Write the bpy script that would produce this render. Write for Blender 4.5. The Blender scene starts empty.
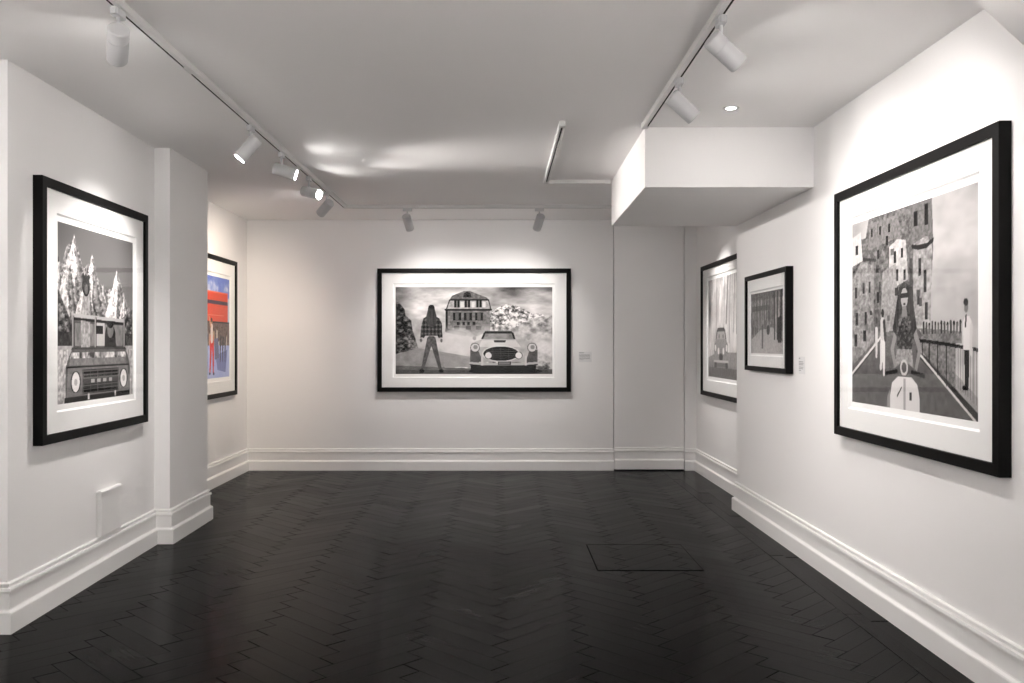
import bpy, bmesh, math, random
import numpy as np
from mathutils import Vector, Matrix

random.seed(7)
scene = bpy.context.scene
COL = scene.collection
CAM_Z = 1.40
CEIL = 2.786

# ------------------------------------------------------------------ materials
def mat(name, color, rough=0.6, metal=0.0, spec=0.5):
    m = bpy.data.materials.new(name); m.use_nodes = True
    b = m.node_tree.nodes['Principled BSDF']
    b.inputs['Base Color'].default_value = (*color, 1)
    b.inputs['Roughness'].default_value = rough
    b.inputs['Metallic'].default_value = metal
    b.inputs['Specular IOR Level'].default_value = spec
    return m

def plaster(name, color, rough=0.65, bump=0.02, var=0.015, spec=0.3):
    """painted plaster: faint roller texture and a barely uneven tint"""
    m = mat(name, color, rough, 0, spec)
    nt = m.node_tree; N = nt.nodes; L = nt.links; b = N['Principled BSDF']
    tc = N.new('ShaderNodeTexCoord')
    n1 = N.new('ShaderNodeTexNoise'); n1.inputs['Scale'].default_value = 1.3; n1.inputs['Detail'].default_value = 3
    L.new(tc.outputs['Object'], n1.inputs['Vector'])
    mx = N.new('ShaderNodeMix'); mx.data_type = 'RGBA'
    mx.inputs['A'].default_value = (*[c*(1-var) for c in color], 1)
    mx.inputs['B'].default_value = (*[min(1, c*(1+var)) for c in color], 1)
    L.new(n1.outputs['Fac'], mx.inputs['Factor']); L.new(mx.outputs['Result'], b.inputs['Base Color'])
    n2 = N.new('ShaderNodeTexNoise'); n2.inputs['Scale'].default_value = 160
    L.new(tc.outputs['Object'], n2.inputs['Vector'])
    bp = N.new('ShaderNodeBump'); bp.inputs['Strength'].default_value = bump; bp.inputs['Distance'].default_value = 0.004
    L.new(n2.outputs['Fac'], bp.inputs['Height']); L.new(bp.outputs['Normal'], b.inputs['Normal'])
    return m

M_WALL = plaster('wall_paint', (0.86, 0.848, 0.842))
M_CEIL = plaster('ceiling_paint', (0.93, 0.915, 0.908), 0.75)
M_TRIM = plaster('skirting_paint', (0.87, 0.86, 0.85), 0.38, 0.008, 0.005, 0.45)
M_LAMP = plaster('lamp_white', (0.60, 0.60, 0.61), 0.42, 0.01, 0.01, 0.4)
M_TRACK = plaster('track_white', (0.72, 0.715, 0.705), 0.45, 0.005, 0.005, 0.4)
M_SLOT = mat('track_slot_dark', (0.03, 0.026, 0.022), 0.7, 0, 0.1)
M_DARK = mat('dark_gap', (0.0015, 0.0015, 0.0015), 0.9, 0, 0.0)
M_MAT = plaster('mount_board', (0.84, 0.835, 0.825), 0.85, 0.01, 0.004, 0.15)
M_BEVEL = plaster('mount_bevel', (0.92, 0.92, 0.915), 0.8, 0.005, 0.003, 0.15)
M_INK = mat('label_ink', (0.33, 0.325, 0.33), 0.7)
M_CARD = plaster('label_card', (0.76, 0.755, 0.76), 0.5, 0.003, 0.003)

def m_frame():
    m = mat('black_frame_wood', (0.0045, 0.0042, 0.0042), 0.42, 0, 0.08)
    nt = m.node_tree; N = nt.nodes; L = nt.links; b = N['Principled BSDF']
    tc = N.new('ShaderNodeTexCoord'); mp = N.new('ShaderNodeMapping'); mp.inputs['Scale'].default_value = (14, 14, 60)
    n = N.new('ShaderNodeTexNoise'); n.inputs['Scale'].default_value = 3; n.inputs['Detail'].default_value = 4
    L.new(tc.outputs['Object'], mp.inputs['Vector']); L.new(mp.outputs['Vector'], n.inputs['Vector'])
    r = N.new('ShaderNodeMapRange'); r.inputs['To Min'].default_value = 0.36; r.inputs['To Max'].default_value = 0.5
    L.new(n.outputs['Fac'], r.inputs['Value']); L.new(r.outputs['Result'], b.inputs['Roughness'])
    return m
M_FRAME = m_frame()

def m_glass():
    m = bpy.data.materials.new('picture_glass'); m.use_nodes = True
    nt = m.node_tree; N = nt.nodes; L = nt.links; N.clear()
    o = N.new('ShaderNodeOutputMaterial'); mix = N.new('ShaderNodeMixShader')
    t = N.new('ShaderNodeBsdfTransparent'); g = N.new('ShaderNodeBsdfGlossy'); g.inputs['Roughness'].default_value = 0.03
    f = N.new('ShaderNodeFresnel'); f.inputs['IOR'].default_value = 1.22
    ge = N.new('ShaderNodeNewGeometry'); iv = N.new('ShaderNodeMath'); iv.operation = 'SUBTRACT'; iv.inputs[0].default_value = 1
    L.new(ge.outputs['Backfacing'], iv.inputs[1]); mu = N.new('ShaderNodeMath'); mu.operation = 'MULTIPLY'
    L.new(iv.outputs[0], mu.inputs[0]); L.new(f.outputs[0], mu.inputs[1])
    L.new(mu.outputs[0], mix.inputs[0]); L.new(t.outputs[0], mix.inputs[1]); L.new(g.outputs[0], mix.inputs[2])
    L.new(mix.outputs[0], o.inputs[0])
    return m
M_GLASS = m_glass()

def m_emit(name, color, s):
    m = bpy.data.materials.new(name); m.use_nodes = True
    nt = m.node_tree; N = nt.nodes; N.clear()
    o = N.new('ShaderNodeOutputMaterial'); e = N.new('ShaderNodeEmission')
    e.inputs[0].default_value = (*color, 1); e.inputs[1].default_value = s
    nt.links.new(e.outputs[0], o.inputs[0])
    return m

def m_print():
    m = mat('photographic_print', (0.5, 0.5, 0.5), 0.6, 0, 0.05)
    nt = m.node_tree; b = nt.nodes['Principled BSDF']
    a = nt.nodes.new('ShaderNodeAttribute'); a.attribute_name = 'ink'
    nt.links.new(a.outputs['Color'], b.inputs['Base Color'])
    return m
M_PRINT = m_print()

def m_floor():
    m = mat('black_oak_herringbone', (0.02, 0.019, 0.018), 0.4, 0, 0.03)
    nt = m.node_tree; N = nt.nodes; L = nt.links; b = N['Principled BSDF']
    uv = N.new('ShaderNodeUVMap'); uv.uv_map = 'grain'
    mp = N.new('ShaderNodeMapping'); mp.inputs['Scale'].default_value = (3.0, 42.0, 1)
    n = N.new('ShaderNodeTexNoise'); n.inputs['Scale'].default_value = 1.0; n.inputs['Detail'].default_value = 5
    L.new(uv.outputs['UV'], mp.inputs['Vector']); L.new(mp.outputs['Vector'], n.inputs['Vector'])
    at = N.new('ShaderNodeAttribute'); at.attribute_name = 'board'
    ad = N.new('ShaderNodeMath'); ad.operation = 'MULTIPLY_ADD'; ad.inputs[1].default_value = 0.45; 
    L.new(n.outputs['Fac'], ad.inputs[0]); L.new(at.outputs['Fac'], ad.inputs[2])
    cr = N.new('ShaderNodeValToRGB')
    cr.color_ramp.elements[0].position = 0.1; cr.color_ramp.elements[0].color = (0.0012, 0.0012, 0.0012, 1)
    cr.color_ramp.elements[1].position = 1.2 if False else 1.0; cr.color_ramp.elements[1].color = (0.0048, 0.0045, 0.0043, 1)
    L.new(ad.outputs[0], cr.inputs['Fac']); L.new(cr.outputs['Color'], b.inputs['Base Color'])
    mr = N.new('ShaderNodeMapRange'); mr.inputs['From Max'].default_value = 1.3
    mr.inputs['To Min'].default_value = 0.16; mr.inputs['To Max'].default_value = 0.34
    # broad worn patches
    tc = N.new('ShaderNodeTexCoord'); n3 = N.new('ShaderNodeTexNoise'); n3.inputs['Scale'].default_value = 1.6; n3.inputs['Detail'].default_value = 3
    L.new(tc.outputs['Object'], n3.inputs['Vector'])
    a2 = N.new('ShaderNodeMath'); a2.operation = 'ADD'
    L.new(ad.outputs[0], a2.inputs[0]); L.new(n3.outputs['Fac'], a2.inputs[1])
    mr.inputs['From Max'].default_value = 2.0; mr.inputs['From Min'].default_value = 0.2
    L.new(a2.outputs[0], mr.inputs['Value']); L.new(mr.outputs['Result'], b.inputs['Roughness'])
    bp = N.new('ShaderNodeBump'); bp.inputs['Strength'].default_value = 0.12; bp.inputs['Distance'].default_value = 0.002
    L.new(n.outputs['Fac'], bp.inputs['Height']); L.new(bp.outputs['Normal'], b.inputs['Normal'])
    return m
M_FLOOR = m_floor()

# ------------------------------------------------------------------ helpers
def link(name, bm, m, parent=None, smooth=False, mats=None):
    me = bpy.data.meshes.new(name)
    bmesh.ops.recalc_face_normals(bm, faces=bm.faces)
    bm.to_mesh(me); bm.free()
    for mm in (mats or [m]): me.materials.append(mm)
    if smooth:
        for p in me.polygons: p.use_smooth = True
    o = bpy.data.objects.new(name, me); COL.objects.link(o)
    if parent: o.parent = parent
    return o

def struct(name, bm, m, mats=None):
    o = link(name, bm, m, mats=mats); o['kind'] = 'structure'; return o

def box(bm, a, b, mi=0):
    x0, y0, z0 = a; x1, y1, z1 = b
    v = [bm.verts.new(p) for p in ((x0,y0,z0),(x1,y0,z0),(x1,y1,z0),(x0,y1,z0),(x0,y0,z1),(x1,y0,z1),(x1,y1,z1),(x0,y1,z1))]
    for f in ((0,3,2,1),(4,5,6,7),(0,1,5,4),(1,2,6,5),(2,3,7,6),(3,0,4,7)):
        bm.faces.new([v[i] for i in f]).material_index = mi
    return v

def prism(pts, z0, z1):
    bm = bmesh.new()
    lo = [bm.verts.new((x, y, z0)) for x, y in pts]; hi = [bm.verts.new((x, y, z1)) for x, y in pts]
    n = len(pts)
    bm.faces.new(lo[::-1]); bm.faces.new(hi)
    for i in range(n): bm.faces.new((lo[i], lo[(i+1)%n], hi[(i+1)%n], hi[i]))
    return bm

def thing(name, label, cat, loc=(0,0,0), rotz=0, group=None):
    o = bpy.data.objects.new(name, None); COL.objects.link(o)
    o.empty_display_size = 0.1
    o.location = loc; o.rotation_euler = (0, 0, rotz); o['label'] = label; o['category'] = cat
    if group: o['group'] = group
    return o

def cyl_rings(bm, rings, seg=32, cap0=True, cap1=True, mi=0):
    """rings: list of (radius, z); lathe round z"""
    rs = []
    for r, z in rings:
        rs.append([bm.verts.new((r*math.cos(2*math.pi*i/seg), r*math.sin(2*math.pi*i/seg), z)) for i in range(seg)])
    for a, b in zip(rs, rs[1:]):
        for i in range(seg):
            bm.faces.new((a[i], a[(i+1)%seg], b[(i+1)%seg], b[i])).material_index = mi
    if cap0: bm.faces.new(rs[0][::-1])
    if cap1: bm.faces.new(rs[-1])

# ------------------------------------------------------------------ room shell
struct('wall_back', prism([(-3.3, 9.80), (1.262, 9.80), (1.262, 9.95), (-3.3, 9.95)], 0, CEIL), M_WALL)
struct('wall_back', prism([(2.055, 9.80), (2.5, 9.80), (2.5, 9.95), (2.055, 9.95)], 0, CEIL), M_WALL)
bm = prism([(1.262, 9.80), (2.055, 9.80), (2.055, 9.95), (1.262, 9.95)], 2.775, CEIL)
struct('wall_back', bm, M_WALL)
bm = bmesh.new(); box(bm, (1.262, 9.87, 0), (2.055, 9.95, 2.775)); struct('wall_back', bm, M_DARK)
WL = [(-2.395, 4.28), (-2.435, 6.20)]
struct('wall_left', prism([WL[0], WL[1], (-3.3, 6.20), (-3.3, 4.28)], 0, CEIL), M_WALL)
struct('wall_pier', prism([(-2.325, 6.20), (-2.337, 7.03), (-3.3, 7.03), (-3.3, 6.20)], 0, CEIL), M_WALL)
struct('wall_left', prism([(-2.82, 7.03), (-2.82, 9.80), (-3.3, 9.80), (-3.3, 7.03)], 0, CEIL), M_WALL)
struct('wall_left', prism([(-3.2, -2.6), (-3.2, 4.28), (-3.3, 4.28), (-3.3, -2.6)], 0, CEIL), M_WALL)
struct('wall_right', prism([(2.0, -2.6), (2.5, -2.6), (2.5, 7.43), (2.0, 7.43)], 0, CEIL), M_WALL)
struct('wall_right', prism([(2.19, 7.43), (2.5, 7.43), (2.5, 9.80), (2.19, 9.80)], 0, CEIL), M_WALL)
# wall behind the photographer with an invented shop-front opening, added for fill light
bm = bmesh.new()
WX0, WX1, WZ0, WZ1 = -2.6, 1.6, 0.25, 2.6
for a, b in (((-3.3,-2.75,0),(WX0,-2.6,CEIL)), ((WX1,-2.75,0),(2.5,-2.6,CEIL)),
             ((WX0,-2.75,0),(WX1,-2.6,WZ0)), ((WX0,-2.75,WZ1),(WX1,-2.6,CEIL))):
    box(bm, a, b)
struct('wall_front', bm, M_WALL)
bm = bmesh.new()
for x in (WX0, -1.2, 0.2, WX1-0.06):
    box(bm, (x, -2.72, WZ0), (x+0.06, -2.66, WZ1))
for z in (WZ0, WZ1-0.06):
    box(bm, (WX0+0.06, -2.72, z), (-1.2, -2.66, z+0.06)); box(bm, (-1.14, -2.72, z), (0.2, -2.66, z+0.06)); box(bm, (0.26, -2.72, z), (WX1-0.06, -2.66, z+0.06))
struct('added_window_1', bm, M_FRAME)  # made-up shop window, put in so fill light can enter
struct('ceiling', prism([(-3.3, -2.75), (2.5, -2.75), (2.5, 9.95), (-3.3, 9.95)], CEIL, CEIL+0.15), M_CEIL)
# boxed-in bulkhead
bm = prism([(0.925, 5.61), (2.0, 5.61), (2.0, 7.46), (0.945, 7.46)], 2.403, CEIL)
struct('ceiling_bulkhead', bm, M_CEIL)
# diagonal bulkhead at the near right corner
struct('ceiling_bulkhead', prism([(2.0, 3.314), (1.25, 2.537), (1.25, 1.9), (2.0, 1.9)], 2.50, CEIL), M_CEIL)

# concealed door in the back wall
bm = bmesh.new()
box(bm, (1.270, 9.80, 0.012), (2.047, 9.85, 2.770))
door = struct('door_1', bm, M_WALL)

# ------------------------------------------------------------------ skirting
PROFILE = [(0.0, 0.0), (0.035, 0.0), (0.035, 0.098), (0.032, 0.104), (0.020, 0.112), (0.018, 0.118), (0.018, 0.196),
           (0.026, 0.200), (0.026, 0.205), (0.024, 0.2165), (0.009, 0.218), (0.008, 0.2245), (0.015, 0.2265), (0.015, 0.236), (0.010, 0.241), (0.0, 0.242)]
def skirting(name, path, side=1, prof=PROFILE, parent=None, zoff=0.0):
    """sweep the profile along a plan polyline with mitred corners; side=+1 puts it to the left of travel"""
    P = [Vector((x, y)) for x, y in path]; n = len(P)
    dirs = [(P[i+1]-P[i]).normalized() for i in range(n-1)]
    nor = [Vector((-d.y, d.x))*side for d in dirs]
    bm = bmesh.new(); rings = []
    for i in range(n):
        if i == 0: o = nor[0]
        elif i == n-1: o = nor[-1]
        else:
            m = (nor[i-1]+nor[i]).normalized(); o = m/ max(0.2, m.dot(nor[i]))
        rings.append([bm.verts.new((P[i].x+o.x*d, P[i].y+o.y*d, z+zoff)) for d, z in prof])
    for a, b in zip(rings, rings[1:]):
        for k in range(len(prof)-1):
            bm.faces.new((a[k], a[k+1], b[k+1], b[k]))
    bm.faces.new(rings[0]); bm.faces.new(rings[-1][::-1])
    o = link(name, bm, M_TRIM, parent)
    if not parent: o['kind'] = 'structure'
    return o
skirting('baseboard_left', [(-3.2, 4.28), WL[0], WL[1], (-2.325, 6.20), (-2.337, 7.03), (-2.82, 7.03), (-2.82, 9.80), (1.264, 9.80)], side=-1)
skirting('baseboard_right', [(2.052, 9.80), (2.19, 9.80), (2.19, 7.43), (2.0, 7.43), (2.0, -2.6)], side=-1)
skirting('baseboard_door', [(1.276, 9.80), (2.041, 9.80)], side=-1, zoff=0.014, parent=door)

# ------------------------------------------------------------------ floor: herringbone boards in one mesh
def clip_poly(poly, f):
    out = []
    for i in range(len(poly)):
        a, b = poly[i], poly[(i+1) % len(poly)]
        fa, fb = f(a), f(b)
        if fa >= 0: out.append(a)
        if (fa >= 0) != (fb >= 0):
            t = fa/(fa-fb); out.append((a[0]+(b[0]-a[0])*t, a[1]+(b[1]-a[1])*t))
    return out
def build_floor():
    bm = bmesh.new()
    uvl = bm.loops.layers.uv.new('grain'); bl = bm.faces.layers.float.new('board')
    L = 0.545; W = 0.109; s2 = math.sqrt(0.5)
    X0, X1, Y0, Y1 = -2.90, 1.79, -2.6, 9.80
    def board(poly, ux, uy, seedv):
        if len(poly) < 3: return
        area = 0
        for i in range(len(poly)):
            a, b = poly[i], poly[(i+1) % len(poly)]; area += a[0]*b[1]-a[1]*b[0]
        if abs(area) < 1e-4: return
        cx = sum(p[0] for p in poly)/len(poly); cy = sum(p[1] for p in poly)/len(poly)
        ext = max(max(abs(p[0]-cx), abs(p[1]-cy)) for p in poly); lim = 0.0007/max(ext, .05)
        tx = max(-lim, min(lim, random.gauss(0, 0.0022))); ty = max(-lim, min(lim, random.gauss(0, 0.0022)))
        g = 0.0010; gz = 0.0016; bv = 0.0022
        def inset(k):
            # move every vertex towards the centre by about k metres
            r = []
            for x, y in poly:
                d = math.hypot(x-cx, y-cy) or 1
                r.append((x-(x-cx)/d*k*1.6, y-(y-cy)/d*k*1.6))
            return r
        o_ = [bm.verts.new((x, y, -gz)) for x, y in inset(g)]
        t_ = [bm.verts.new((x, y, 0.0 + (x-cx)*tx + (y-cy)*ty)) for x, y in inset(g+bv)]
        val = random.random(); ou = random.random()*20; ov = random.random()*20
        fs = [bm.faces.new(t_)]
        n = len(poly)
        for i in range(n): fs.append(bm.faces.new((o_[i], o_[(i+1)%n], t_[(i+1)%n], t_[i])))
        for f in fs:
            f[bl] = val*0.55
            for lp in f.loops:
                p = lp.vert.co; u = p.x*ux+p.y*uy; v = -p.x*uy+p.y*ux
                lp[uvl].uv = (u+ou, v+ov)
    # herringbone lattice in a frame turned by 45 degrees
    def tow(a, b): return ((a-b)*s2, (a+b)*s2)
    cond = [lambda p: p[0]-X0, lambda p: X1-p[0], lambda p: p[1]-Y0, lambda p: Y1-p[1]]
    n = round(L/W)
    def emit(poly, ux, uy):
        pl = [(x+0.0, y) for x, y in poly]
        cx = sum(p[0] for p in pl)/4; cy = sum(p[1] for p in pl)/4
        if cx < X0-0.5 or cx > X1+0.5 or cy < Y0-0.5 or cy > Y1+0.5: return
        for c in cond: pl = clip_poly(pl, c)
        if len(pl) >= 3: board(pl, ux, uy, 0)
    # lattice: horizontal board H at (i,i) + k(2n... ) ; vertical board V next to it
    offx = OFFX
    for k in range(-40, 41):
        for j in range(-200, 200):
            # unit cells in steps of W along (1,1) diagonal and of (2n) along (1,-1)... use offsets (n,-n)
            a0 = (j + k*n)*W; b0 = (j - k*n)*W
            cx, cy = tow(a0, b0)
            if cx < X0-1.2 or cx > X1+1.2 or cy < Y0-1.2 or cy > Y1+1.2: continue
            H = [(a0, b0), (a0+L, b0), (a0+L, b0+W), (a0, b0+W)]
            V = [(a0, b0+W), (a0+W, b0+W), (a0+W, b0+W+L), (a0, b0+W+L)]
            emit([(tow(*p)[0]+offx, tow(*p)[1]) for p in H], s2, s2)
            emit([(tow(*p)[0]+offx, tow(*p)[1]) for p in V], -s2, s2)
    # straight border boards along the right wall
    for bx0, bx1 in ((1.79, 1.877), (1.877, 1.97), (1.97, 2.2)):
        y = -2.6 + random.random()*0.5
        ys = [-2.6]
        while y < 9.8: ys.append(y); y += 0.9 + random.random()*0.5
        ys.append(9.8)
        for a, b in zip(ys, ys[1:]):
            if b-a > 0.02: board([(bx0, a), (bx1, a), (bx1, b), (bx0, b)], 0, 1, 0)
    # sub-floor just under the boards closes the joints
    vs = [bm.verts.new(p) for p in ((-3.3,-2.75,-0.0017),(2.5,-2.75,-0.0017),(2.5,9.95,-0.0017),(-3.3,9.95,-0.0017))]
    f = bm.faces.new(vs); f[bl] = 0.0; f.material_index = 1
    vs = [bm.verts.new(p) for p in ((-3.3,-2.75,-0.1),(2.5,-2.75,-0.1),(2.5,9.95,-0.1),(-3.3,9.95,-0.1))]
    f = bm.faces.new(vs[::-1]); f.material_index = 1
    me = bpy.data.meshes.new('floor')
    for f in bm.faces:
        f.normal_update()
        if f.normal.z < 0 and f.calc_center_median().z > -0.05: f.normal_flip()
    bm.to_mesh(me); bm.free(); me.materials.append(M_FLOOR); me.materials.append(M_DARK)
    o = bpy.data.objects.new('floor', me); COL.objects.link(o); o['kind'] = 'structure'
OFFX = 0.04
build_floor()

# hatch let into the boards: a thin dark seam all the way round
bm = bmesh.new()
hx0, hx1, hy0, hy1 = 0.605, 1.262, 5.455, 6.16
box(bm, (hx0, hy0-0.014, 0.0), (hx1, hy0+0.004, 0.0014))
box(bm, (hx0, hy1-0.003, 0.0), (hx1, hy1-0.0005, 0.0010))
box(bm, (hx0-0.003, hy0+0.004, 0.0), (hx0+0.004, hy1-0.003, 0.0010))
box(bm, (hx1-0.001, hy0+0.004, 0.0), (hx1+0.001, hy1-0.003, 0.0010))
struct('trim_1', bm, M_DARK)

# ------------------------------------------------------------------ numpy painting of the prints
class Canvas:
    def __init__(s, w, h, seed):
        s.w, s.h = w, h; s.rng = np.random.default_rng(seed)
        yy, xx = np.mgrid[0:h, 0:w]
        s.u = (xx+0.5)/w; s.v = (yy+0.5)/h; s.asp = w/h
        s.a = np.full((h, w, 3), 0.5)
    def noise(s, fx, fy, octv=4, gain=0.55):
        out = np.zeros((s.h, s.w)); amp = 1; tot = 0
        for o in range(octv):
            gx, gy = int(fx)+2, int(fy)+2
            g = s.rng.random((gy+1, gx+1))
            X = s.u*fx; Y = s.v*fy
            xi = np.minimum(X.astype(int), gx-1); yi = np.minimum(Y.astype(int), gy-1)
            tx = X-xi; ty = Y-yi; tx = tx*tx*(3-2*tx); ty = ty*ty*(3-2*ty)
            v = (g[yi, xi]*(1-tx)+g[yi, xi+1]*tx)*(1-ty)+(g[yi+1, xi]*(1-tx)+g[yi+1, xi+1]*tx)*ty
            out += v*amp; tot += amp; amp *= gain; fx *= 2; fy *= 2
        return out/tot
    def put(s, mask, val, al=1.0):
        val = np.asarray(val, float)
        if val.ndim == 0: val = np.full((s.h, s.w, 3), float(val))
        elif val.ndim == 2: val = np.repeat(val[:, :, None], 3, 2)
        elif val.ndim == 1: val = np.broadcast_to(val, (s.h, s.w, 3))
        k = (mask.astype(float)*al)[:, :, None]
        s.a = s.a*(1-k)+val*k
    def mpoly(s, pts):
        inside = np.zeros((s.h, s.w), bool); n = len(pts)
        for i in range(n):
            x0, y0 = pts[i]; x1, y1 = pts[(i+1) % n]
            if y0 == y1: continue
            c = ((y0 > s.v) != (y1 > s.v)) & (s.u < (x1-x0)*(s.v-y0)/(y1-y0)+x0)
            inside ^= c
        return inside
    def poly(s, pts, val, al=1.0): s.put(s.mpoly(pts), val, al)
    def mell(s, cx, cy, rx, ry=None):
        if ry is None: ry = rx*s.asp
        return ((s.u-cx)/rx)**2+((s.v-cy)/ry)**2 < 1
    def ell(s, cx, cy, rx, val, ry=None, al=1.0): s.put(s.mell(cx, cy, rx, ry), val, al)
    def rect(s, x0, y0, x1, y1, val, al=1.0): s.put((s.u >= x0) & (s.u < x1) & (s.v >= y0) & (s.v < y1), val, al)
    def line(s, pts, wd, val, al=1.0):
        for (x0, y0), (x1, y1) in zip(pts, pts[1:]):
            dx, dy = (x1-x0)*s.asp, (y1-y0); l2 = dx*dx+dy*dy or 1e-9
            t = np.clip(((s.u-x0)*s.asp*dx+(s.v-y0)*dy)/l2, 0, 1)
            d = np.hypot((s.u-x0)*s.asp-dx*t, (s.v-y0)-dy*t)
            s.put(d < wd/2, val, al)
    def limb(s, pts, val):
        """tapering strokes: (u, v, width) nodes"""
        for (x0, y0, w0), (x1, y1, w1) in zip(pts, pts[1:]):
            dx, dy = (x1-x0)*s.asp, (y1-y0); l2 = dx*dx+dy*dy or 1e-9
            t = np.clip(((s.u-x0)*s.asp*dx+(s.v-y0)*dy)/l2, 0, 1)
            d = np.hypot((s.u-x0)*s.asp-dx*t, (s.v-y0)-dy*t)
            s.put(d < (w0+(w1-w0)*t)/2, val)
    def ridge(s, pts):
        px = [p[0] for p in pts]; py = [p[1] for p in pts]
        return s.v > np.interp(s.u, px, py)

def tone(a):   # picture tones are meant as seen on screen: to linear reflectance
    a = np.clip(a, 0, 1); return 0.006+0.82*a**2.45

def art_mountain_road():      # wide print on the back wall: figure, old house, vintage coupe in mist
    c = Canvas(420, 234, 11)
    c.put(c.v > -1, np.clip(0.70+1.1*(c.noise(4, 6, 5)-.5)+0.15*c.v, .3, .97))
    n = c.noise(26, 18, 4); big = c.noise(7, 6, 4)
    m = c.ridge([(0, 1), (.08, .45), (.12, .36), (.15, .38), (.19, .44), (.3, .5), (.31, 1), (1, 1)])
    c.put(m, 0.55+0.3*n)
    m = c.ridge([(0, 1), (.55, .9), (.57, .40), (.61, .30), (.65, .24), (.70, .20), (.76, .21), (.82, .25), (.86, .30), (.93, .31), (1, .36)])
    c.put(m, np.clip(.70+2.4*(c.noise(48, 34, 4, .8)-.5)+.9*(c.noise(12, 12, 2)-.5), .10, .98))
    m = c.ridge([(0, 1), (.72, .9), (.74, .5), (.8, .42), (.88, .36), (.95, .33), (1, .33)])
    c.put(m, np.clip(0.62+1.6*(n-.5), 0.2, .9), .8)
    # cliff on the left
    m = c.mpoly([(0, .12), (.03, .19), (.06, .26), (.065, .33), (.1, .38), (.11, .5), (.13, .6), (.145, .7), (.07, .74), (0, .77)])
    c.put(m, np.clip(.24+1.5*(c.noise(45, 34, 4, .8)-.5), .03, .6))
    # house
    wob = c.noise(70, 50, 3)*0.30-.10
    c.poly([(.325, .26), (.60, .26), (.605, .5), (.5, .58), (.32, .5)], 0.45+wob)
    c.poly([(.325, .255), (.345, .15), (.59, .15), (.608, .255)], 0.62+wob)
    c.poly([(.345, .15), (.36, .10), (.44, .045), (.47, .045), (.58, .12), (.595, .15)], 0.40+wob)
    c.line([(.345, .15), (.595, .15)], .014, .15); c.line([(.318, .262), (.61, .262)], .020, .10)
    c.line([(.325, .255), (.345, .15)], .012, .2); c.line([(.608, .255), (.593, .15)], .012, .2)
    c.poly([(.43, .12), (.438, .07), (.458, .05), (.478, .07), (.484, .12)], .22)
    c.rect(.449, .085, .467, .12, .07)
    for x in (.392, .458, .532):
        c.rect(x-.017, .155, x+.017, .235, .12); c.rect(x-.003, .16, x+.003, .235, .5)
    for x in (.425, .495, .565): c.rect(x-.010, .17, x+.010, .235, .85)
    for x in (.392, .462, .532):
        c.rect(x-.026, .295, x+.026, .385, .16); c.rect(x-.010, .30, x+.010, .38, .42)
    for x in (.40, .435, .465, .5): c.rect(x-.009, .40, x+.009, .44, .18)
    for x in (.39, .465, .53): c.rect(x-.017, .45, x+.017, .49, .15, .7)
    c.rect(.318, .262, .333, .50, .12); c.line([(.33, .50), (.44, .54)], .05, .22)
    # mist and low ground
    mist = np.clip(1-np.abs((c.v-.66))/.24, 0, 1)**0.6*np.clip(c.u*5-.3, 0, 1)
    c.put(np.clip(mist*(0.45+0.95*big), 0, 1)*0.95, np.clip(.72+.35*c.noise(12, 10, 4), 0, .97))
    c.put(np.clip(1-((c.u-.40)/.12)**2-((c.v-.66)/.2)**2, 0, 1)**.5, .93*np.ones((c.h, c.w))*(0.9+.12*n))
    c.poly([(.0, .78), (.14, .70), (.22, .72), (.48, .80), (.48, .92), (0, .92)], .52+.2*n, .75)
    c.poly([(0, .90), (.45, .93), (1, .94), (1, 1.01), (0, 1.01)], .34+.25*n)
    c.poly([(0, .95), (1, .955), (1, 1.01), (0, 1.01)], .27+.2*n)
    # standing figure seen from behind
    c.limb([(.222, .60, .075), (.195, .78, .052), (.172, .95, .032)], .34+.15*wob*6)
    c.limb([(.237, .60, .075), (.262, .78, .052), (.288, .95, .032)], .32+.15*wob*6)
    c.ell(.168, .965, .016, .08, .024); c.ell(.292, .965, .016, .08, .024)
    pl = 0.14+0.30*((np.sin(c.u*270) > .2).astype(float)*.5+(np.sin(c.v*120) > .3).astype(float)*.5)
    c.poly([(.178, .36), (.205, .33), (.25, .33), (.28, .36), (.296, .42), (.300, .58), (.275, .585), (.268, .56), (.19, .56), (.182, .585), (.158, .58), (.165, .45)], pl)
    c.ell(.163, .61, .008, .45, .022); c.ell(.293, .615, .008, .45, .022)
    c.ell(.229, .245, .021, .12, .042)
    c.poly([(.208, .25), (.250, .25), (.262, .33), (.262, .40), (.235, .46), (.222, .46), (.198, .40), (.198, .32)], .14+.25*c.noise(90, 8, 2))
    # vintage coupe facing the viewer
    c.ell(.70, .965, .235, .12, .045)
    for x0, x1 in ((.478, .53), (.828, .895)):
        c.rect(x0, .80, x1, .985, .06)
    c.poly([(.545, .60), (.562, .525), (.58, .505), (.73, .505), (.752, .525), (.765, .60)], .16)
    c.poly([(.558, .60), (.572, .535), (.74, .535), (.752, .60)], .42+.35*n)
    c.line([(.572, .512), (.738, .512)], .014, .35)
    c.poly([(.475, .70), (.487, .64), (.545, .605), (.62, .595), (.77, .598), (.85, .61), (.893, .64), (.908, .70), (.905, .86), (.476, .86)], .66+.2*n)
    c.poly([(.55, .61), (.765, .61), (.80, .69), (.53, .69)], .83+.1*n)
    c.poly([(.625, .61), (.705, .61), (.70, .635), (.63, .635)], .28)
    c.poly([(.475, .72), (.53, .74), (.56, .86), (.476, .86)], .28+.2*n)
    c.poly([(.906, .72), (.85, .74), (.83, .86), (.905, .86)], .30+.2*n)
    for x in (.507, .870):
        c.ell(x, .695, .030, .22); c.ell(x, .695, .026, .86); c.ell(x+.003, .69, .014, .6)
    c.ell(.672, .765, .120, .9, .095); c.ell(.672, .765, .112, .14, .083)
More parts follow.
